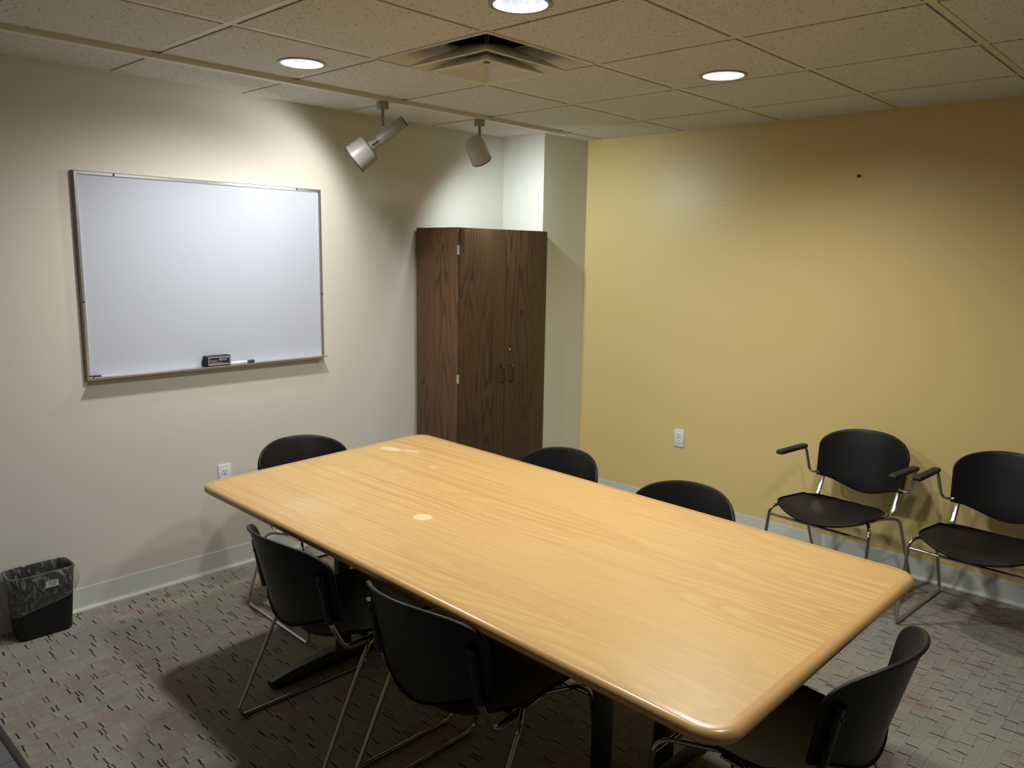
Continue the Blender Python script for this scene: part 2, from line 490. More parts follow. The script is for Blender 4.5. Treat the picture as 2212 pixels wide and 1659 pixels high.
# ceiling: lay-in tiles with a shallow tegular edge, holes for the cans, gap for the diffuser
CANS = [(-2.460, -.805), (-1.216, -2.003), (-2.461, -2.005), (-2.461, -3.24)]  # last can is unseen, added for the bright near table end
xs = [OX+i*TILE for i in range(-5, 6)]; ys = [OY-j*TILE for j in range(-2, 8)]
VENT = (OX+TILE, OX+2*TILE, OY-TILE, OY)
xs = [XL]+[x for x in xs if XL+.02 < x < -.01]+[0]
ys = sorted([YN]+[y for y in ys if YN+.02 < y < -.01]+[0])
bm = bmesh.new()
def tile(bm, x0, x1, y0, y1, cans):
    e, c = .0146, .004
    up = .022
    o = [bm.verts.new(p) for p in ((x0+e, y0+e, H+up), (x1-e, y0+e, H+up), (x1-e, y1-e, H+up), (x0+e, y1-e, H+up))]
    i_ = [bm.verts.new(p) for p in ((x0+e+c, y0+e+c, H), (x1-e-c, y0+e+c, H), (x1-e-c, y1-e-c, H), (x0+e+c, y1-e-c, H))]
    for k in range(4): bm.faces.new((o[k], o[(k+1) % 4], i_[(k+1) % 4], i_[k]))
    if not cans:
        bm.faces.new(list(reversed(i_))); return
    cx, cy = cans[0]; n = 48; R = .0905
    ring = [bm.verts.new((cx+R*math.cos(2*PI*k/n), cy+R*math.sin(2*PI*k/n), H)) for k in range(n)]
    ring2 = [bm.verts.new((v.co.x, v.co.y, H+.02)) for v in ring]
    for k in range(n): bm.faces.new((ring[k], ring2[k], ring2[(k+1) % n], ring[(k+1) % n]))
    ed = []
    for L in (i_, ring):
        for k in range(len(L)):
            ee = bm.edges.get((L[k], L[(k+1) % len(L)])) or bm.edges.new((L[k], L[(k+1) % len(L)]))
            ed.append(ee)
    bmesh.ops.triangle_fill(bm, edges=ed, use_beauty=True)
for a, b in zip(xs, xs[1:]):
    for c, d in zip(ys, ys[1:]):
        if abs((a+b)/2-(VENT[0]+VENT[1])/2) < .05 and abs((c+d)/2-(VENT[2]+VENT[3])/2) < .05: continue
        if b-a < .06 or d-c < .06:
            continue
        tile(bm, a, b, c, d, [q for q in CANS if a < q[0] < b and c < q[1] < d])
bmesh.ops.recalc_face_normals(bm, faces=bm.faces[:])
for f in bm.faces:
    if abs(f.normal.z) > .9 and f.normal.z > 0: f.normal_flip()
ceil = struct('ceiling', bm, M['tile'], smooth=False)
bm = bmesh.new()
for x in xs[1:-1]: box(bm, (x-.0124, YN, H+.0030), (x+.0124, 0, H+.03))
for y in ys[1:-1]: box(bm, (XL, y-.0124, H+.0026), (0, y+.0124, H+.03))
# wall angle
box(bm, (XL, -.020, H+.004), (-CA, 0, H+.03)); box(bm, (-.020, YN, H+.004), (0, -CB, H+.03))
obj('ceiling_grid', bm, M['grid'], ceil, smooth=False)
# deck above keeps the plenum dark
bm = bmesh.new()
box(bm, (XL-.1, YN-.1, H+.20), (.1, .1, H+.26))
struct('ceiling.001', bm, M['dark'])

# ------------------------------------------------------------------ conference table
TC = [(-1.755, -.712), (-1.884, -3.116), (-3.046, -3.108), (-2.973, -.803)]
TZ = .735
def round_poly(pts, r, n=9):
    P = [Vector((x, y, 0)) for x, y in pts]; out = []
    for i in range(len(P)):
        a = (P[i-1]-P[i]).normalized(); b = (P[(i+1) % len(P)]-P[i]).normalized()
        ang = a.angle(b); t = r/math.tan(ang/2)
        c = P[i]+(a+b).normalized()*(r/math.sin(ang/2))
        v0 = P[i]+a*t-c; v1 = P[i]+b*t-c; tot = v0.angle(v1); ax = v0.cross(v1).normalized()
        for k in range(n+1): out.append((c+Matrix.Rotation(tot*k/n, 3, ax) @ v0))
    return out
loop0 = round_poly(TC, .075)
nL = len(loop0)
nor = []
for i in range(nL):
    t = (loop0[(i+1) % nL]-loop0[i-1]).normalized(); nor.append(Vector((t.y, -t.x, 0)))
cen = Vector((sum(p[0] for p in TC)/4, sum(p[1] for p in TC)/4, 0))
if (loop0[0]+nor[0]*.1-cen).length < (loop0[0]-cen).length: nor = [-v for v in nor]
table = empty('conference_table', (cen.x, cen.y, 0), 0, 'long light oak conference table with rounded solid wood edge on black legs', 'table')
BW = .030; R0 = .017
bm = bmesh.new(); uvl = bm.loops.layers.uv.new('UVMap')
prof = [(BW, TZ)]+[(R0-R0*math.sin(a), TZ-R0+R0*math.cos(a)) for a in [PI*k/10 for k in range(11)]]+[(BW, TZ-2*R0), ]
rings = [[bm.verts.new(loop0[i]-nor[i]*d-cen+Vector((0, 0, z))) for i in range(nL)] for d, z in prof]
per = [0]
for i in range(nL): per.append(per[-1]+(loop0[(i+1) % nL]-loop0[i]).length)
for k in range(len(rings)-1):
    for i in range(nL):
        f = bm.faces.new((rings[k][i], rings[k+1][i], rings[k+1][(i+1) % nL], rings[k][(i+1) % nL]))
        for lp, (u, w) in zip(f.loops, ((i, k), (i, k+1), (i+1, k+1), (i+1, k))): lp[uvl].uv = (per[u], w*.006)
bmesh.ops.recalc_face_normals(bm, faces=bm.faces[:])
obj('edge_band', bm, M['band'], table)
bm = bmesh.new()
a = [bm.verts.new(loop0[i]-nor[i]*BW+Vector((0, 0, TZ-.0004))) for i in range(nL)]
b = [bm.verts.new(loop0[i]-nor[i]*BW+Vector((0, 0, TZ-.030))) for i in range(nL)]
bm.faces.new(a); bm.faces.new(list(reversed(b)))
for i in range(nL): bm.faces.new((a[i], b[i], b[(i+1) % nL], a[(i+1) % nL]))
bmesh.ops.recalc_face_normals(bm, faces=bm.faces[:])
o = obj('tabletop', bm, M['oak'], table, loc=-cen)   # mesh kept in room axes so the grain follows the table
def tbase(x0, x1, y, posts):
    """foot bar, two columns and a top bearer of one pedestal"""
    for px in posts:
        obj('leg', boxm((px-.0275-cen.x, y-.02-cen.y, .045), (px+.0275-cen.x, y+.02-cen.y, TZ-.05), .006), M['blackmetal'], table)
    bm = bmesh.new()
    n = 14; rows = []
    for k in range(n+1):
        x = x0+(x1-x0)*k/n; s = abs(2*k/n-1)
        hh = .062-.026*s**1.5; w = .034-.004*s
        if k in (0, n): hh *= .62; w *= .6
        rows.append([bm.verts.new((x-cen.x+dx, y-cen.y+w*cy, .010+hh*cz)) for dx, cy, cz in ((0,-1,0),(0,-1,.6),(0,-.6,1),(0,.6,1),(0,1,.6),(0,1,0))])
    for r0, r1 in zip(rows, rows[1:]):
        for i in range(6): bm.faces.new((r0[i], r0[(i+1) % 6], r1[(i+1) % 6], r1[i]))
    bm.faces.new(rows[0]); bm.faces.new(rows[-1])
    bmesh.ops.recalc_face_normals(bm, faces=bm.faces[:])
    ft = obj('foot_bar', bm, M['blackmetal'], table)
    for x in (x0+.035, x1-.035):
        obj('glide', lathem([(.001, 0), (.018, 0), (.020, .006), (.012, .011), (.001, .011)], n=16, org=(x-cen.x, y-cen.y, 0)), M['blackmetal'], ft)
    obj('bearer', boxm((x0+.06-cen.x, y-.03-cen.y, TZ-.056), (x1-.06-cen.x, y+.03-cen.y, TZ-.031), .004), M['blackmetal'], table)
tbase(-2.915, -1.905, -1.200, (-2.585, -2.235))
tbase(-2.960, -1.985, -2.535, (-2.640, -2.300))

# ------------------------------------------------------------------ chairs
SEAT_HW_R, SEAT_HW_F = .214, .228
def seat_grid():
    G = []
    nu, nv = 27, 22
    for i in range(nu):
        s = -1+2*i/(nu-1); u = math.sin(s*PI/2)*.65+s*.35
        rowp = []
        for j in range(nv):
            v = j/(nv-1)
            a = abs(u)
            xr = -.062-.105*(1-a**2.2)**.9 if a < 1 else -.062
            xf = .222+.060*(1-a**2.6)
            # rounded front corners
            vv = v
            x = xr+(xf-xr)*vv
            hw = SEAT_HW_R+(SEAT_HW_F-SEAT_HW_R)*vv
            if v > .86: hw -= .020*((v-.86)/.14)**2
            if v < .12: hw -= .016*((.12-v)/.12)**2
            y = u*hw
            z = .420+.014*vv
            z -= .034*(1-a**2.2)*(1-.25*vv)
            if vv > .72: z -= .030*((vv-.72)/.28)**2*(1-.55*a)
            if vv < .16: z += .004*((.16-vv)/.16)**2
            rowp.append(Vector((x, y, z)))
        G.append(rowp)
    return G
def back_side(z):
    t = (z-.50)/.2
    return -.166-.034*t-.012*max(0, t-.9)**1.5
def back_xz(u, w):
    """w: height 0..1 between the lower and upper edge"""
    a = min(1, abs(u))
    zb = .508-.062*((1+math.cos(PI*u))/2)**.85
    zt = .653+.106*(max(0, 1-a**2.5))**.42
    z = zb+(zt-zb)*w
    t = (z-.50)/.2
    xs_ = back_side(z)
    x = xs_-(.080+.018*max(0, min(1.3, t)))*(1-a**2)
    hw = .216+.013*min(1.1, max(-.3, t))
    return x, u*hw, z
def back_grid():
    G = []
    nu, nv = 31, 22
    for i in range(nu):
        u = math.sin((-1+2*i/(nu-1))*PI/2)
        G.append([Vector(back_xz(u, j/(nv-1))) for j in range(nv)])
    return G
def make_chair(arms, name):
    t = empty(name)
    obj('seat', shell(seat_grid(), .006, .004, .013), M['plastic'], t, sharp=60)
    g = back_grid()
    # order so that the outside normal points forward (+x)
    bk = obj('backrest', shell(g, .006, .004, .012), M['plastic'], t, sharp=60)
    for s in (-1, 1):
        # moulded sleeve on the back of the shell, over the upright
        path = []
        for k in range(9):
            z = .497+(.655-.497)*k/8
            path.append((back_side(z)-.0335-.002*k/8, s*.201, z))
        path.append((back_side(.664)-.036, s*.201, .664))
        bm = bmesh.new(); sweep(bm, path, .0170, .0098, side=(0, 1, 0), n=14)
        obj('upright_sleeve', bm, M['plastic'], bk)
        bm = bmesh.new(); lathe(bm, [(.0001, .0), (.007, .0), (.0075, .002), (.006, .0035), (.0001, .0035)], n=12, axis=(-1, 0, 0), org=(back_side(.632)-.0440, s*.199, .632))
        bmesh.ops.recalc_face_normals(bm, faces=bm.faces[:])
        obj('rivet', bm, M['plastic'], bk)
        up = rounded_path([(.06, s*.178, .3925), (-.140, s*.199, .3885), (-.200, s*.199, .505), (back_side(.645)-.0365, s*.199, .645)], [.055, .30], 8)
        obj('upright', tube(up, .0135, .0075, side=(0, 1, 0), n=14), M['chrome_oval'], t)
        leg = rounded_path([(.05, s*.165, .398), (.212, s*.255, .404), (.268, s*.264, .0088 if arms else .0068), (-.296, s*.264, .0088 if arms else .0068), (-.098, s*.255, .401), (.02, s*.165, .395)], [.05, .030, .030, .05], 8)
        obj('sled_leg', tube(leg, .0085 if arms else .0066, n=12), M['chrome'], t)
    obj('stretcher', tube([(.2185, -.2565, .358), (.2185, .2565, .358)], .0070 if arms else .0056, n=10), M['chrome'], t)
    bm = bmesh.new(); box(bm, (-.05, -.17, .3865), (-.03, .17, .3925), .002); box(bm, (.08, -.17, .391), (.10, .17, .397), .002)
    obj('seat_rail', bm, M['blackmetal'], t)
    if arms:
        for s in (-1, 1):
            p = rounded_path([(-.176, s*.208, .520), (-.172, s*.262, .512), (-.160, s*.288, .640), (.085, s*.288, .650)], [.030, .022], 8)
            ar = obj('arm_support', tube(p, .0078, n=12), M['chrome'], t)
            bm = bmesh.new(); box(bm, (-.150, s*.288-.020, .641), (.108, s*.288+.020, .664), .009, 3)
            obj('arm_pad', bm, M['pad'], ar)
    return t

CH = 'stacking chairs around the conference table'
chair = make_chair(False, 'stacking_chair')
spots = [
    (-2.815, -1.560, -1.3, 'black stacking chair tucked under the long table side, nearer the wastebasket'),
    (-2.808, -2.200, 1.0, 'black stacking chair seen from behind in the foreground centre, tucked under the table'),
    (-1.935, -2.203, 175.5, 'black chair back showing above the far long table side, below the yellow wall outlet'),
    (-1.858, -1.520, 177.0, 'black chair back showing above the far table side, in front of the brown cabinet corner'),
    (-2.354, -.763, -92.5, 'black stacking chair at the far table end, standing under the whiteboard wall'),
    (-2.430, -2.955, 88.0, 'black stacking chair at the near table end, in the bottom right foreground'),
]
for i, (x, y, a, lab) in enumerate(spots):
    c = chair if i == 0 else copy_tree(chair)
    c.location = (x, y, 0); c.rotation_euler = (0, 0, math.radians(a))
    tag(c, lab, 'chair', CH)
armch = make_chair(True, 'armchair')
for i, (x, y, a, lab) in enumerate([
    (-.400, -2.330, 173.9, 'black armchair fully in view against the yellow wall, left of the pair'),
    (-.397, -2.990, 176.5, 'black armchair against the yellow wall, cut off by the right photo edge')]):
    c = armch if i == 0 else copy_tree(armch)
    c.location = (x, y, 0); c.rotation_euler = (0, 0, math.radians(a))
    tag(c, lab, 'chair', 'armchairs along the yellow wall')

# ------------------------------------------------------------------ storage cabinet
CX0, CX1, CYF, CZ = -1.208, -.459, -.388, 1.782
cab = empty('storage_cabinet', (CX0, 0, 0), 0, 'tall dark walnut two-door storage cabinet standing in the room corner', 'cabinet')
def cb(name, a, b, m, parent=cab, bev=.0012):
    return obj(name, boxm((a[0]-CX0, a[1], a[2]), (b[0]-CX0, b[1], b[2]), bev), m, parent)
cb('side_panel', (CX0, CYF, 0), (CX0+.018, -.022, CZ), M['walnut_side'])
cb('side_panel', (CX1-.018, CYF, 0), (CX1, -.022, CZ), M['walnut_side'])
cb('top_panel', (CX0+.018, CYF, CZ-.018), (CX1-.018, -.022, CZ), M['walnut_side'])
cb('bottom_panel', (CX0+.018, CYF, .06), (CX1-.018, -.022, .078), M['walnut_side'])
cb('back_panel', (CX0+.018, -.032, .05), (CX1-.018, -.022, CZ-.018), M['walnut_side'])
cb('plinth', (CX0+.018, CYF+.03, 0), (CX1-.018, CYF+.045, .06), M['blackmetal'])
mid = -.8345
for k, (a, b, m) in enumerate(((CX0+.004, mid-.0016, M['walnut_door']), (mid+.0016, CX1-.001, M['walnut_door2']))):
    d = cb('door', (a, CYF-.022, .065), (b, CYF-.004, CZ-.003), m, bev=.0015)
    hx = mid-.031 if k == 0 else mid+.050
    hp = rounded_path([(hx-CX0, CYF-.021, .960), (hx-CX0, CYF-.050, .960), (hx-CX0, CYF-.050, .862), (hx-CX0, CYF-.021, .862)], .014, 6)
    obj('handle', tube(hp, .0055, .0045, side=(1, 0, 0), n=10), M['handle'], d)
    for z in (1.655, .912, .17):
        x = CX0-.001 if k == 0 else CX1+.001
        hb = bmesh.new()
        lathe(hb, [(.0001, -.030), (.005, -.030), (.005, .030), (.0001, .030)], n=12, org=(x-CX0, CYF-.013, z))
        box(hb, (x-CX0-.0015, CYF-.010, z-.025), (x-CX0+.0015, CYF+.006, z+.025))
        bmesh.ops.recalc_face_normals(hb, faces=hb.faces[:])
        obj('hinge', hb, M['chrome_oval'] if k == 0 else M['handle'], d)
    if k == 1:
        obj('lock', lathem([(.0001, .004), (.006, .004), (.007, .002), (.007, 0)], n=16, axis=(0, -1, 0), org=(-.794-CX0, CYF-.022, 1.058)), M['brass'], d)

# ------------------------------------------------------------------ whiteboard
BX0, BX1, BZ0, BZ1 = -3.088, -1.864, 1.054, 1.960
wb = empty('whiteboard', (BX0, 0, BZ0), 0, 'large blank whiteboard with thin aluminium frame hung on the cream wall', 'whiteboard')
L = lambda p: (p[0]-BX0, p[1], p[2]-BZ0)
obj('writing_surface', boxm(L((BX0+.006, -.012, BZ0+.006)), L((BX1-.006, -.001, BZ1-.006))), M['board'], wb)
FW = .017
def frame_bar(p, q, inward):
    p, q = Vector(L(p)), Vector(L(q)); inward = Vector(inward)
    t = (q-p).normalized(); bm = bmesh.new()
    prof = [(0, 0), (0, -.016), (.004, -.0205), (FW-.003, -.0205), (FW, -.0145), (FW, 0)]
    A = [bm.verts.new(p+inward*d+t*d+Vector((0, y, 0))) for d, y in prof]
    B = [bm.verts.new(q+inward*d-t*d+Vector((0, y, 0))) for d, y in prof]
    n = len(prof)
    for i in range(n): bm.faces.new((A[i], A[(i+1) % n], B[(i+1) % n], B[i]))
    bm.faces.new(A); bm.faces.new(list(reversed(B)))
    bmesh.ops.recalc_face_normals(bm, faces=bm.faces[:])
    return obj('frame_bar', bm, M['alu'], wb, sharp=20)
ft = frame_bar((BX0, 0, BZ1), (BX1, 0, BZ1), (0, 0, -1))
fr = frame_bar((BX1, 0, BZ1), (BX1, 0, BZ0), (-1, 0, 0))
fb = frame_bar((BX1, 0, BZ0), (BX0, 0, BZ0), (0, 0, 1))
fl = frame_bar((BX0, 0, BZ0), (BX0, 0, BZ1), (1, 0, 0))
for par, x, z in ((ft, -2.922, BZ1-.0085), (ft, -2.011, BZ1-.0085), (fl, BX0+.0085, 1.402), (fr, BX1-.0085, 1.408)):
    obj('screw', lathem([(.0001, .0025), (.0045, .002), (.0055, 0)], n=14, axis=(0, -1, 0), org=L((x, -.0203, z))), M['screw'], par)
obj('ledge', boxm(L((BX0+.02, -.058, BZ0+.0125)), L((BX1-.006, -.0195, BZ0+.0170)), .001), M['alu'], fb)
obj('end_cap', boxm(L((BX0+.010, -.030, BZ0+.0172)), L((BX0+.058, -.0206, BZ0+.0235)), .002), M['screw'], wb)

# eraser and marker rest on the ledge
LZ = BZ0+.0170
er = empty('whiteboard_eraser', (-2.497, -.0385, LZ+.0003), 0, 'black felt whiteboard eraser with white outlined label on the board ledge', 'eraser')
obj('pad', boxm((-.064, -.0010, 0), (.064, .0160, .052), .004), M['felt'], er)
bdy = obj('body', boxm((-.062, -.0190, .001), (.066, -.0005, .052), .005, 3), M['blackmetal'], er)
def plate(x0, x1, z0, z1, y, th=.0004):
    return boxm((x0, y-th, z0), (x1, y, z1))
def ring_plate(x0, x1, z0, z1, w, y):
    bm = bmesh.new()
    for a in ((x0, x1, z0, z0+w), (x0, x1, z1-w, z1), (x0, x0+w, z0+w, z1-w), (x1-w, x1, z0+w, z1-w)):
        box(bm, (a[0], y-.0005, a[2]), (a[1], y, a[3]))
    return bm
lb = obj('label', plate(-.050, .060, .008, .044, -.0190), M['eraser_label'], er)
obj('label_border', ring_plate(-.051, .061, .007, .045, .0022, -.0194), M['white_print'], lb)
def text_mesh(txt, size, mat, parent, loc, rot=(PI/2, 0, 0), name='lettering', shear=0.):
    cu = bpy.data.curves.new(name, 'FONT'); cu.body = txt; cu.size = size; cu.extrude = .0002; cu.shear = shear
    to = bpy.data.objects.new(name, cu); COL.objects.link(to)
    dg = bpy.context.evaluated_depsgraph_get(); dg.update()
    me = bpy.data.meshes.new_from_object(to.evaluated_get(dg))
    bpy.data.objects.remove(to)
    me.materials.clear(); me.materials.append(mat)
    o = bpy.data.objects.new(name, me); COL.objects.link(o); o.parent = parent; o.location = loc; o.rotation_euler = rot
    return o
text_mesh('Expo', .019, M['grey_print'], lb, (-.0455, -.0197, .0225), shear=.25)
bm = bmesh.new()
for (x0, x1, z) in ((.002, .030, .036), (.002, .040, .0315), (.034, .055, .036), (.002, .044, .027), (-.044, .020, .0165), (-.044, .050, .0120)):
    box(bm, (x0, -.0198, z), (x1, -.0193, z+.0022))
obj('fine_print', bm, M['grey_print'], lb)
mk = empty('dry_erase_marker', (-2.372, -.046, LZ), 0, 'white dry erase marker with dark green cap lying beside the eraser', 'marker')
obj('barrel', lathem([(.0001, -.058), (.0062, -.058), (.0072, -.055), (.0072, .030), (.0066, .034)], n=18, axis=(1, 0, 0), org=(0, 0, .0075), cap1=True), M['marker_white'], mk)
obj('cap', lathem([(.0070, .030), (.0080, .032), (.0080, .066), (.0068, .070), (.0001, .070)], n=18, axis=(1, 0, 0), org=(0, 0, .0080), cap0=True), M['marker_green'], mk)
obj('print_stripe', boxm((-.004, -.00755, .0052), (.0235, -.0071, .0066)), M['ink'], mk)

# ------------------------------------------------------------------ wall outlets
def outlet(name, label, loc, rz):
    t = empty(name, loc, rz, label, 'outlet', 'wall outlets')
    # plate faces local -y
    pl = obj('cover_plate', boxm((-.035, -.0065, -.057), (.035, 0, .057), .003, 2), M['white_plate'], t)
    for s in (-1, 1):
        bm = bmesh.new(); n = 28
        front = []; back = []
        for k in range(n):
            a = 2*PI*k/n
            x = .0172*math.cos(a); z = max(-.0145, min(.0145, .0172*math.sin(a)))
            front.append(bm.verts.new((x*.95, -.0085, s*.0195+z*.95))); back.append(bm.verts.new((x, -.0060, s*.0195+z)))
        bm.faces.new(front)
        for k in range(n): bm.faces.new((front[k], back[k], back[(k+1) % n], front[(k+1) % n]))
        bmesh.ops.recalc_face_normals(bm, faces=bm.faces[:])
        so = obj('socket', bm, M['socket'], t)
        bm = bmesh.new()
        box(bm, (-.0080, -.0089, s*.0195-.001), (-.0050, -.0083, s*.0195+.0085)); box(bm, (.0050, -.0089, s*.0195+.0005), (.0080, -.0083, s*.0195+.0080))
        lathe(bm, [(.0001, .0004), (.0030, .0004), (.0030, 0)], n=12, axis=(0, -1, 0), org=(0, -.0085, s*.0195-.0072))
        obj('slots', bm, M['slot'], so)
    obj('screw', lathem([(.0001, .0012), (.0025, .001), (.003, 0)], n=12, axis=(0, -1, 0), org=(0, -.0064, 0)), M['chrome_oval'], pl)
outlet('wall_outlet', 'white duplex outlet on the yellow wall, left of the armchair', (0, -1.1575, .5015), -PI/2)
outlet('wall_outlet', 'white duplex outlet low on the cream wall, half hidden behind the table corner', (-2.4635, 0, .5015), 0)

# small leftovers on the yellow wall
for nm, (y, z, s), lab in (('wall_anchor', (-2.139, 2.068, 1.), 'small dark screw anchor stuck high in the yellow wall'), ('nail', (-1.365, 1.971, .38), 'tiny nail left in the yellow wall near the column')):
    bm = bmesh.new()
    lathe(bm, [(.0001, .008*s), (.006*s, .006*s), (.009*s, .003*s), (.0085*s, 0)], n=14, axis=(-1, 0, 0), org=(0, 0, 0))
    sweep(bm, [(-.006*s, 0, 0), (-.010*s, -.015*s, -.001)], .0028*s, n=8)
    bmesh.ops.recalc_face_normals(bm, faces=bm.faces[:])
    o = obj(nm, bm, M['stain'], loc=(.0015, y, z)); tag(o, lab, nm.replace('_', ' ').split()[-1])

# ------------------------------------------------------------------ wastebasket and liner
def rrect(hx, hy, r, z, cx=0, cy=0, n=7):
    out = []
    for sx, sy, a0 in ((1, 1, 0), (-1, 1, PI/2), (-1, -1, PI), (1, -1, 1.5*PI)):
        for k in range(n+1):
            a = a0+PI/2*k/n
            out.append(Vector((cx+sx*(hx-r)+r*math.cos(a), cy+sy*(hy-r)+r*math.sin(a), z)))
    return out
def loft(bm, loops, cap0=False, cap1=False):
    V = [[bm.verts.new(p) for p in l] for l in loops]
    n = len(V[0])
    for a, b in zip(V, V[1:]):
        for k in range(n): bm.faces.new((a[k], a[(k+1) % n], b[(k+1) % n], b[k]))
    if cap0: bm.faces.new(list(reversed(V[0])))
    if cap1: bm.faces.new(V[-1])
    return V
BINC = (-3.3585, -.0960)
bn = empty('wastebasket', (*BINC, 0), 0, 'small black rectangular wastebasket with white sticker against the cream wall', 'wastebasket')
bm = bmesh.new()
hx0, hy0, hx1, hy1, hb = .104, .056, .123, .073, .284
lp = lambda t, d=0, z=None: rrect(hx0+(hx1-hx0)*t-d, hy0+(hy1-hy0)*t-d, .030, hb*t if z is None else z)
loops = [rrect(hx0-.008, hy0-.008, .024, 0), lp(.03)]+[lp(t) for t in (.3, .6, .9, .965)]+[rrect(hx1+.003, hy1+.003, .032, hb*.97), rrect(hx1+.0035, hy1+.0035, .032, hb), rrect(hx1-.002, hy1-.002, .03, hb)]+[lp(t, .003) for t in (.9, .5, .06)]
loft(bm, loops, True, True)
bmesh.ops.recalc_face_normals(bm, faces=bm.faces[:])
obj('bucket', bm, M['bin'], bn)
sl = (hy1-hy0)/hb
yf = lambda z: -(hy0+(hy1-hy0)*z/hb)
bm = bmesh.new()
def slab(bm, x0, x1, z0, z1, off):
    vs = [bm.verts.new((x, yf(z)-off, z)) for x, z in ((x0, z0), (x1, z0), (x1, z1), (x0, z1))]
    bm.faces.new(vs)
slab(bm, .004, .052, .217, .246, .0006)
st = obj('sticker', bm, M['paper'], bn)
bm = bmesh.new()
xx = .012
while xx < .046:
    w = random.choice((.0008, .0012, .002)); slab(bm, xx, xx+w, .236, .243, .0009); xx += w+random.choice((.0008, .0014))
slab(bm, .010, .044, .230, .2325, .0009); slab(bm, .018, .040, .223, .2255, .0009)
obj('print', bm, M['ink'], st)
# liner: up the inside, folded over the rim, skirt hanging outside
bm = bmesh.new()
rl = random.Random(3)
n = 4*(7+1)
ph = [rl.uniform(0, 6.28) for _ in range(8)]
def wob(k, z, amp):
    a = 2*PI*k/n
    return amp*(math.sin(5*a+ph[0]+z*30)+.7*math.sin(9*a+ph[1]-z*22)+.5*math.sin(14*a+ph[2]+z*60))/2.2
def ring(d, z0, amp, slant=0., inner=False):
    t = max(0, min(1, z0/hb))
    base = rrect(hx0+(hx1-hx0)*t+d, hy0+(hy1-hy0)*t+d, .034, 0)
    out = []
    for k, p in enumerate(base):
        dirv = Vector((p.x, p.y, 0)).normalized()
        z = z0+slant*p.x+wob(k, z0+.3, .003)
        out.append(Vector((p.x, p.y, 0))+dirv*wob(k, z0, amp)+Vector((0, 0, z)))
    return out
lo = [ring(-.010, .09, .006), ring(-.008, .15, .005), ring(-.007, .21, .004), ring(-.006, .26, .003), ring(-.003, hb+.002, .001), ring(.004, hb+.006, .0012), ring(.0085, hb-.002, .0015), ring(.014, .255, .004, .02), ring(.019, .225, .006, .08), ring(.019, .190, .006, .14), ring(.012, .160, .003, .19), ring(.0095, .148, .0015, .20), ring(.0090, .143, .0012, .20), ring(.011, .148, .0012, .20)]
loft(bm, lo)
bmesh.ops.recalc_face_normals(bm, faces=bm.faces[:])
ln = obj('bin_liner', bm, M['film'], loc=(*BINC, 0), sharp=180)
tag(ln, 'clear plastic bin liner folded over the wastebasket rim', 'bin liner')

# ------------------------------------------------------------------ track lighting
TY = -.494
tr = empty('track_rail', (-.42, TY, H), 0, 'long off-white track rail running along the ceiling above the whiteboard', 'track rail')
bm = bmesh.new()
x0, x1 = XL+.02+.42, -.012
prof = [(-.018, 0), (-.018, -.020), (-.0125, -.021), (-.0125, -.010), (.0125, -.010), (.0125, -.021), (.018, -.020), (.018, 0)]
prof = [(-.019, 0), (-.019, -.019), (-.017, -.021), (.017, -.021), (.019, -.019), (.019, 0)]
A = [bm.verts.new((x0, y, z)) for y, z in prof]; B = [bm.verts.new((x1, y, z)) for y, z in prof]
for i in range(len(prof)): bm.faces.new((A[i], A[(i+1) % len(prof)], B[(i+1) % len(prof)], B[i]))
bm.faces.new(A); bm.faces.new(list(reversed(B)))
bmesh.ops.recalc_face_normals(bm, faces=bm.faces[:])
obj('channel', bm, M['rail'], tr)
obj('end_cap', boxm((-.012, -.021, -.023), (.0, .021, 0), .002), M['rail'], tr)

def spot_common(t, stem_len):
    obj('adapter', boxm((-.026, -.017, -.058), (.026, .017, -.0215), .004), M['fixture'], t)
    obj('stem', tube([(.0, 0, -.056), (.0, 0, -.056-stem_len)], .0085, .0075, side=(1, 0, 0), n=12), M['fixture'], t)

# lamp-holder spot over the whiteboard
S1 = (-1.816, TY, H)
s1 = empty('track_spotlight', S1, 0, 'off-white track spotlight with slim rear tube and wide shade, aimed at the whiteboard', 'spotlight', 'spotlights hanging from the track rail')
spot_common(s1, .075)
d1 = Vector((-.60, .52, -.61)).normalized()
mouth1 = Vector((-1.945, -.43, 2.078))-Vector(S1)
back1 = mouth1-d1*.31
obj('rear_tube', lathem([(.0001, 0), (.026, 0), (.030, .003), (.030, .155), (.027, .158), (.0001, .158)], n=28, axis=d1, org=back1), M['fixture'], s1)
bm = bmesh.new(); lathe(bm, [(.0285, -.002), (.0285, .0012)], n=28, axis=d1, org=back1, cap0=True, cap1=True)
obj('rear_cap', bm, M['baffle'], s1)
obj('neck', lathem([(.012, .15), (.020, .157), (.020, .185), (.026, .193), (.026, .215), (.012, .225)], n=24, axis=d1, org=back1), M['fixture'], s1)
cl = bmesh.new()
for sgn in (-1, 1):
    side = d1.cross(Vector((0, 0, 1))).normalized()*sgn
    sweep(cl, [back1+d1*.152+side*.026, back1+d1*.198+side*.030], .0022, n=6)
obj('spring_clip', cl, M['baffle'], s1)
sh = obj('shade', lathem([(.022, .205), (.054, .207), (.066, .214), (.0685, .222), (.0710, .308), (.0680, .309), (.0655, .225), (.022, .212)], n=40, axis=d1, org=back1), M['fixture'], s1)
obj('shade_rim', lathem([(.0713, .306), (.0717, .311), (.0670, .3115), (.0670, .306)], n=40, axis=d1, org=back1), M['baffle'], sh)
obj('lamp', lathem([(.0001, .282), (.03, .279), (.048, .268), (.05, .25), (.0001, .245)], n=28, axis=d1, org=back1), M['bulb'], s1)
kn = Vector((0, 0, -.131)); tgt = back1+d1*.10+Vector((0, 0, .028))
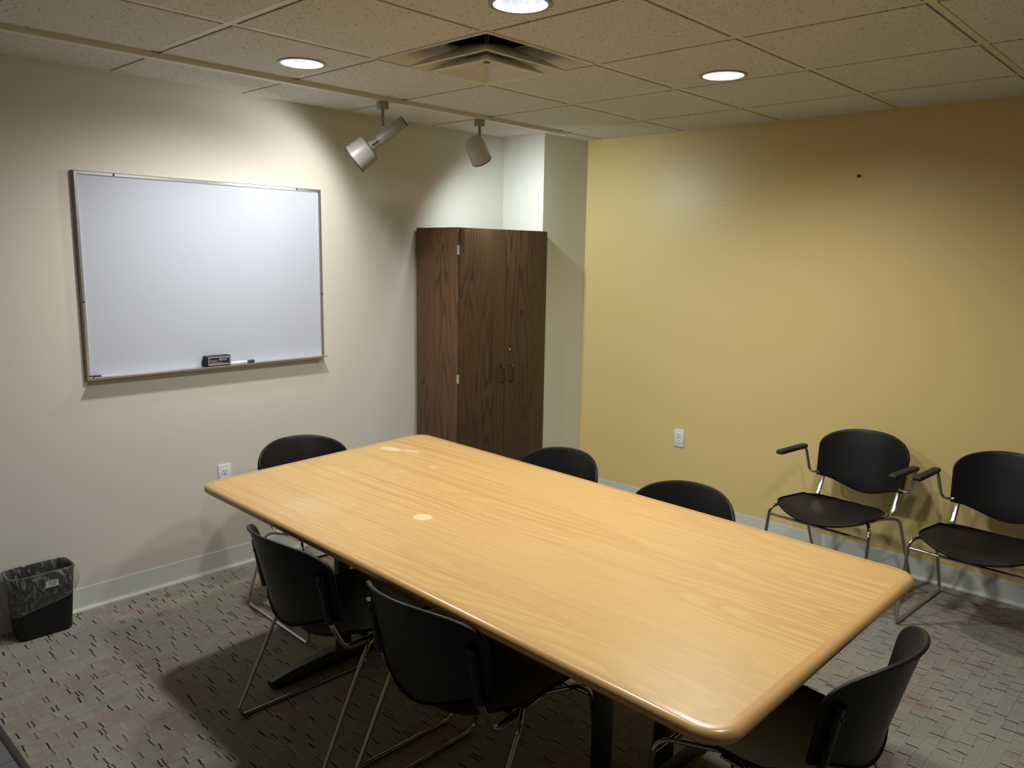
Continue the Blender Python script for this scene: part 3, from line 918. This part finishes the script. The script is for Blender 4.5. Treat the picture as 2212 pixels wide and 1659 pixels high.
bm = bmesh.new(); sweep(bm, rounded_path([kn+Vector((0, 0, .008)), kn+Vector((0, .0, -.012)), tgt], .006, 4), .006, n=10)
obj('knuckle', bm, M['fixture'], s1)

# round-back cylinder spot towards the corner
S2 = (-1.151, TY, H)
s2 = empty('track_spotlight', S2, 0, 'off-white track spotlight with rounded back, aimed down at the corner above the cabinet', 'spotlight', 'spotlights hanging from the track rail')
spot_common(s2, .062)
d2 = Vector((.623, .107, -.773)).normalized()
mouth2 = Vector((-1.125, -.485, 2.148))-Vector(S2)
b2 = mouth2-d2*.150
prof = [(.0001, 0)]+[(.056*math.sin(a), .056-.056*math.cos(a)) for a in [PI/2*k/9 for k in range(1, 10)]]+[(.0575, .150), (.055, .150), (.052, .060), (.0001, .03)]
prof = [(r, h*.999) for r, h in prof]
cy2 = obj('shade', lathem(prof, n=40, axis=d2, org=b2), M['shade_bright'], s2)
obj('shade_rim', lathem([(.0578, .147), (.0582, .152), (.0545, .1525), (.0545, .147)], n=40, axis=d2, org=b2), M['baffle'], cy2)
obj('lamp', lathem([(.0001, .133), (.03, .130), (.046, .120), (.047, .10), (.0001, .09)], n=28, axis=d2, org=b2), M['bulb'], s2)
bm = bmesh.new(); st2 = Vector((0, 0, -.116))
sweep(bm, rounded_path([st2+Vector((0, 0, .01)), st2+Vector((.004, .0, -.014)), b2+d2*.075+Vector((.03, -.012, .012))], .006, 4), .0075, n=10)
obj('knuckle', bm, M['fixture'], s2)

# ------------------------------------------------------------------ recessed downlights
can = None
labs = ['round recessed downlight between the track rail and the ceiling vent', 'round recessed downlight on the right, toward the yellow wall', 'round recessed downlight cut by the top photo edge above the vent', 'added unseen downlight overhead, lighting the near table end']
for (x, y), lab in zip(CANS, labs):
    if can is None:
        can = empty('recessed_downlight')
        obj('trim_ring', lathem([(.0830, .000), (.0835, -.0035), (.0965, -.0040), (.0985, -.0012), (.0985, 0), (.0905, .0005)], n=48), M['fixture'], can)
        obj('reflector', lathem([(.0835, -.003), (.0835, .004), (.078, .04), (.066, .085), (.058, .105)], n=48), M['refl'], can)
        obj('lamp', lathem([(.0001, .095), (.030, .096), (.050, .101), (.059, .106), (.0001, .112)], n=32), M['lamp'], can)
        c = can
    else: c = copy_tree(can)
    c.location = (x, y, H); tag(c, lab, 'downlight', 'recessed ceiling downlights')

# ------------------------------------------------------------------ ceiling air diffuser
vx, vy = (VENT[0]+VENT[1])/2, (VENT[2]+VENT[3])/2
vent = empty('ceiling_vent', (vx, vy, H), 0, 'square stepped air diffuser with nested frames set in the ceiling grid', 'vent')
def sq(h, rnd, z, n=10):
    """loop morphing from a square (rnd 0) to a circle (rnd 1)"""
    out = []
    for k in range(4*n):
        a = 2*PI*(k+.5)/(4*n)-PI/4
        a = 2*PI*k/(4*n)+PI/4
        cx, cy = math.cos(a), math.sin(a)
        m = max(abs(cx), abs(cy))
        out.append(Vector((h*(cx/m*(1-rnd)+cx*rnd), h*(cy/m*(1-rnd)+cy*rnd), z)))
    return out
bm = bmesh.new()
loft(bm, [sq(.303, 0, .012), sq(.303, 0, -.001), sq(.288, 0, -.002), sq(.282, 0, .002), sq(.262, .02, .014), sq(.235, .12, .032), sq(.205, .40, .050), sq(.178, .85, .064), sq(.166, 1., .075), sq(.164, 1., .09)])
bmesh.ops.recalc_face_normals(bm, faces=bm.faces[:])
obj('outer_cone', bm, M['vent'], vent, sharp=50)
bm = bmesh.new()
loft(bm, [sq(.164, 1., .088), sq(.164, 1., .19)], cap1=True)
obj('duct_collar', bm, M['dark'], vent)
bm = bmesh.new()
loft(bm, [sq(.214, 0, -.024), sq(.221, 0, -.030), sq(.212, 0, -.032), sq(.205, .0, -.026), sq(.188, .04, -.012), sq(.165, .18, .006), sq(.140, .55, .022), sq(.122, .9, .032), sq(.112, 1., .040), sq(.109, 1., .040), sq(.119, .9, .034), sq(.138, .55, .025), sq(.166, .18, .010), sq(.192, .04, -.008), sq(.214, 0, -.024)])
bmesh.ops.remove_doubles(bm, verts=bm.verts[:], dist=1e-5)
bmesh.ops.recalc_face_normals(bm, faces=bm.faces[:])
mc = obj('middle_cone', bm, M['vent'], vent, sharp=50)
bm = bmesh.new()
loft(bm, [sq(.157, 0, -.036), sq(.162, 0, -.043), sq(.153, 0, -.047), sq(.143, 0, -.045), sq(.136, .01, -.038), sq(.120, .04, -.022), sq(.098, .12, -.006), sq(.074, .40, .004), sq(.058, .85, .006), sq(.040, 1., .006)], cap1=True)
V = [v for v in bm.verts]
loft(bm, [sq(.157, 0, -.036), sq(.122, .03, -.012), sq(.07, .4, .012), sq(.03, 1., .014)], cap1=True)
bmesh.ops.remove_doubles(bm, verts=bm.verts[:], dist=1e-5)
bmesh.ops.recalc_face_normals(bm, faces=bm.faces[:])
core = obj('core_plate', bm, M['vent'], vent, sharp=50)
obj('centre_knob', lathem([(.0001, -.004), (.016, -.004), (.018, -.001), (.018, .008)], n=20), M['dark'], core)
obj('hanger_rod', tube([(0, 0, -.002), (0, 0, .17)], .007, n=10), M['vent'], vent)
for k in range(4):
    a = PI/4+PI/2*k
    bm = bmesh.new()
    sweep(bm, [(.02*math.cos(a), .02*math.sin(a), .045), (.165*math.cos(a), .165*math.sin(a), .072)], .004, .008, side=(-math.sin(a), math.cos(a), 0), n=8)
    obj('spoke', bm, M['dark'], vent)

# ------------------------------------------------------------------ light
def spot(name, loc, d, power, size, blend, rad, col):
    l = bpy.data.lights.new(name, 'SPOT'); l.energy = power; l.spot_size = math.radians(size); l.spot_blend = blend
    l.shadow_soft_size = rad; l.color = col
    o = bpy.data.objects.new(name, l); COL.objects.link(o); o.location = loc
    o.rotation_euler = Vector(d).to_track_quat('-Z', 'Y').to_euler()
    return o
for i, (x, y) in enumerate(CANS):
    spot('downlight_beam', (x, y, H-.008), (0, 0, -1), (68, 57, 53, 51)[i], 168, .85, .055, (1., .985, .95))
m1 = Vector(S1)+mouth1+Vector((0, .006, -.012))
spot('whiteboard_beam', m1, (-.78, .40, -.48), 3.4, 92, 1., .04, (1., .985, .98))
spot('whiteboard_spill', m1, (-.45, .78, -.42), 7.5, 140, .5, .04, (1., .98, .95))
spot('corner_beam', Vector(S2)+mouth2+Vector((0, .004, -.010)), (.72, .05, -.70), 35, 152, 1., .032, (.87, .985, 1.))
w = bpy.data.worlds.new('room'); scn.world = w; w.use_nodes = True
w.node_tree.nodes['Background'].inputs[0].default_value = (.01, .01, .01, 1)

# ------------------------------------------------------------------ camera
cam = bpy.data.cameras.new('camera'); co = bpy.data.objects.new('camera', cam); COL.objects.link(co)
cam.sensor_fit = 'HORIZONTAL'; cam.sensor_width = 36; cam.lens = 1713.57/2212*36
cam.clip_start = .02
YAW, PIT, ROL = 0.7521, -0.1631, 0.0168
f = Vector((math.cos(PIT)*math.cos(YAW), math.cos(PIT)*math.sin(YAW), math.sin(PIT)))
rt = f.cross(Vector((0, 0, 1))).normalized(); up = rt.cross(f)
R = rt*math.cos(ROL)+up*math.sin(ROL); U = up*math.cos(ROL)-rt*math.sin(ROL)
mat = Matrix((R, U, -f)).transposed().to_4x4()
mat.translation = (-4.3259, -3.741, 1.6406)
co.matrix_world = mat
scn.camera = co
scn.view_settings.view_transform = 'Standard'
scn.view_settings.look = 'None'
scn.view_settings.exposure = 0.13
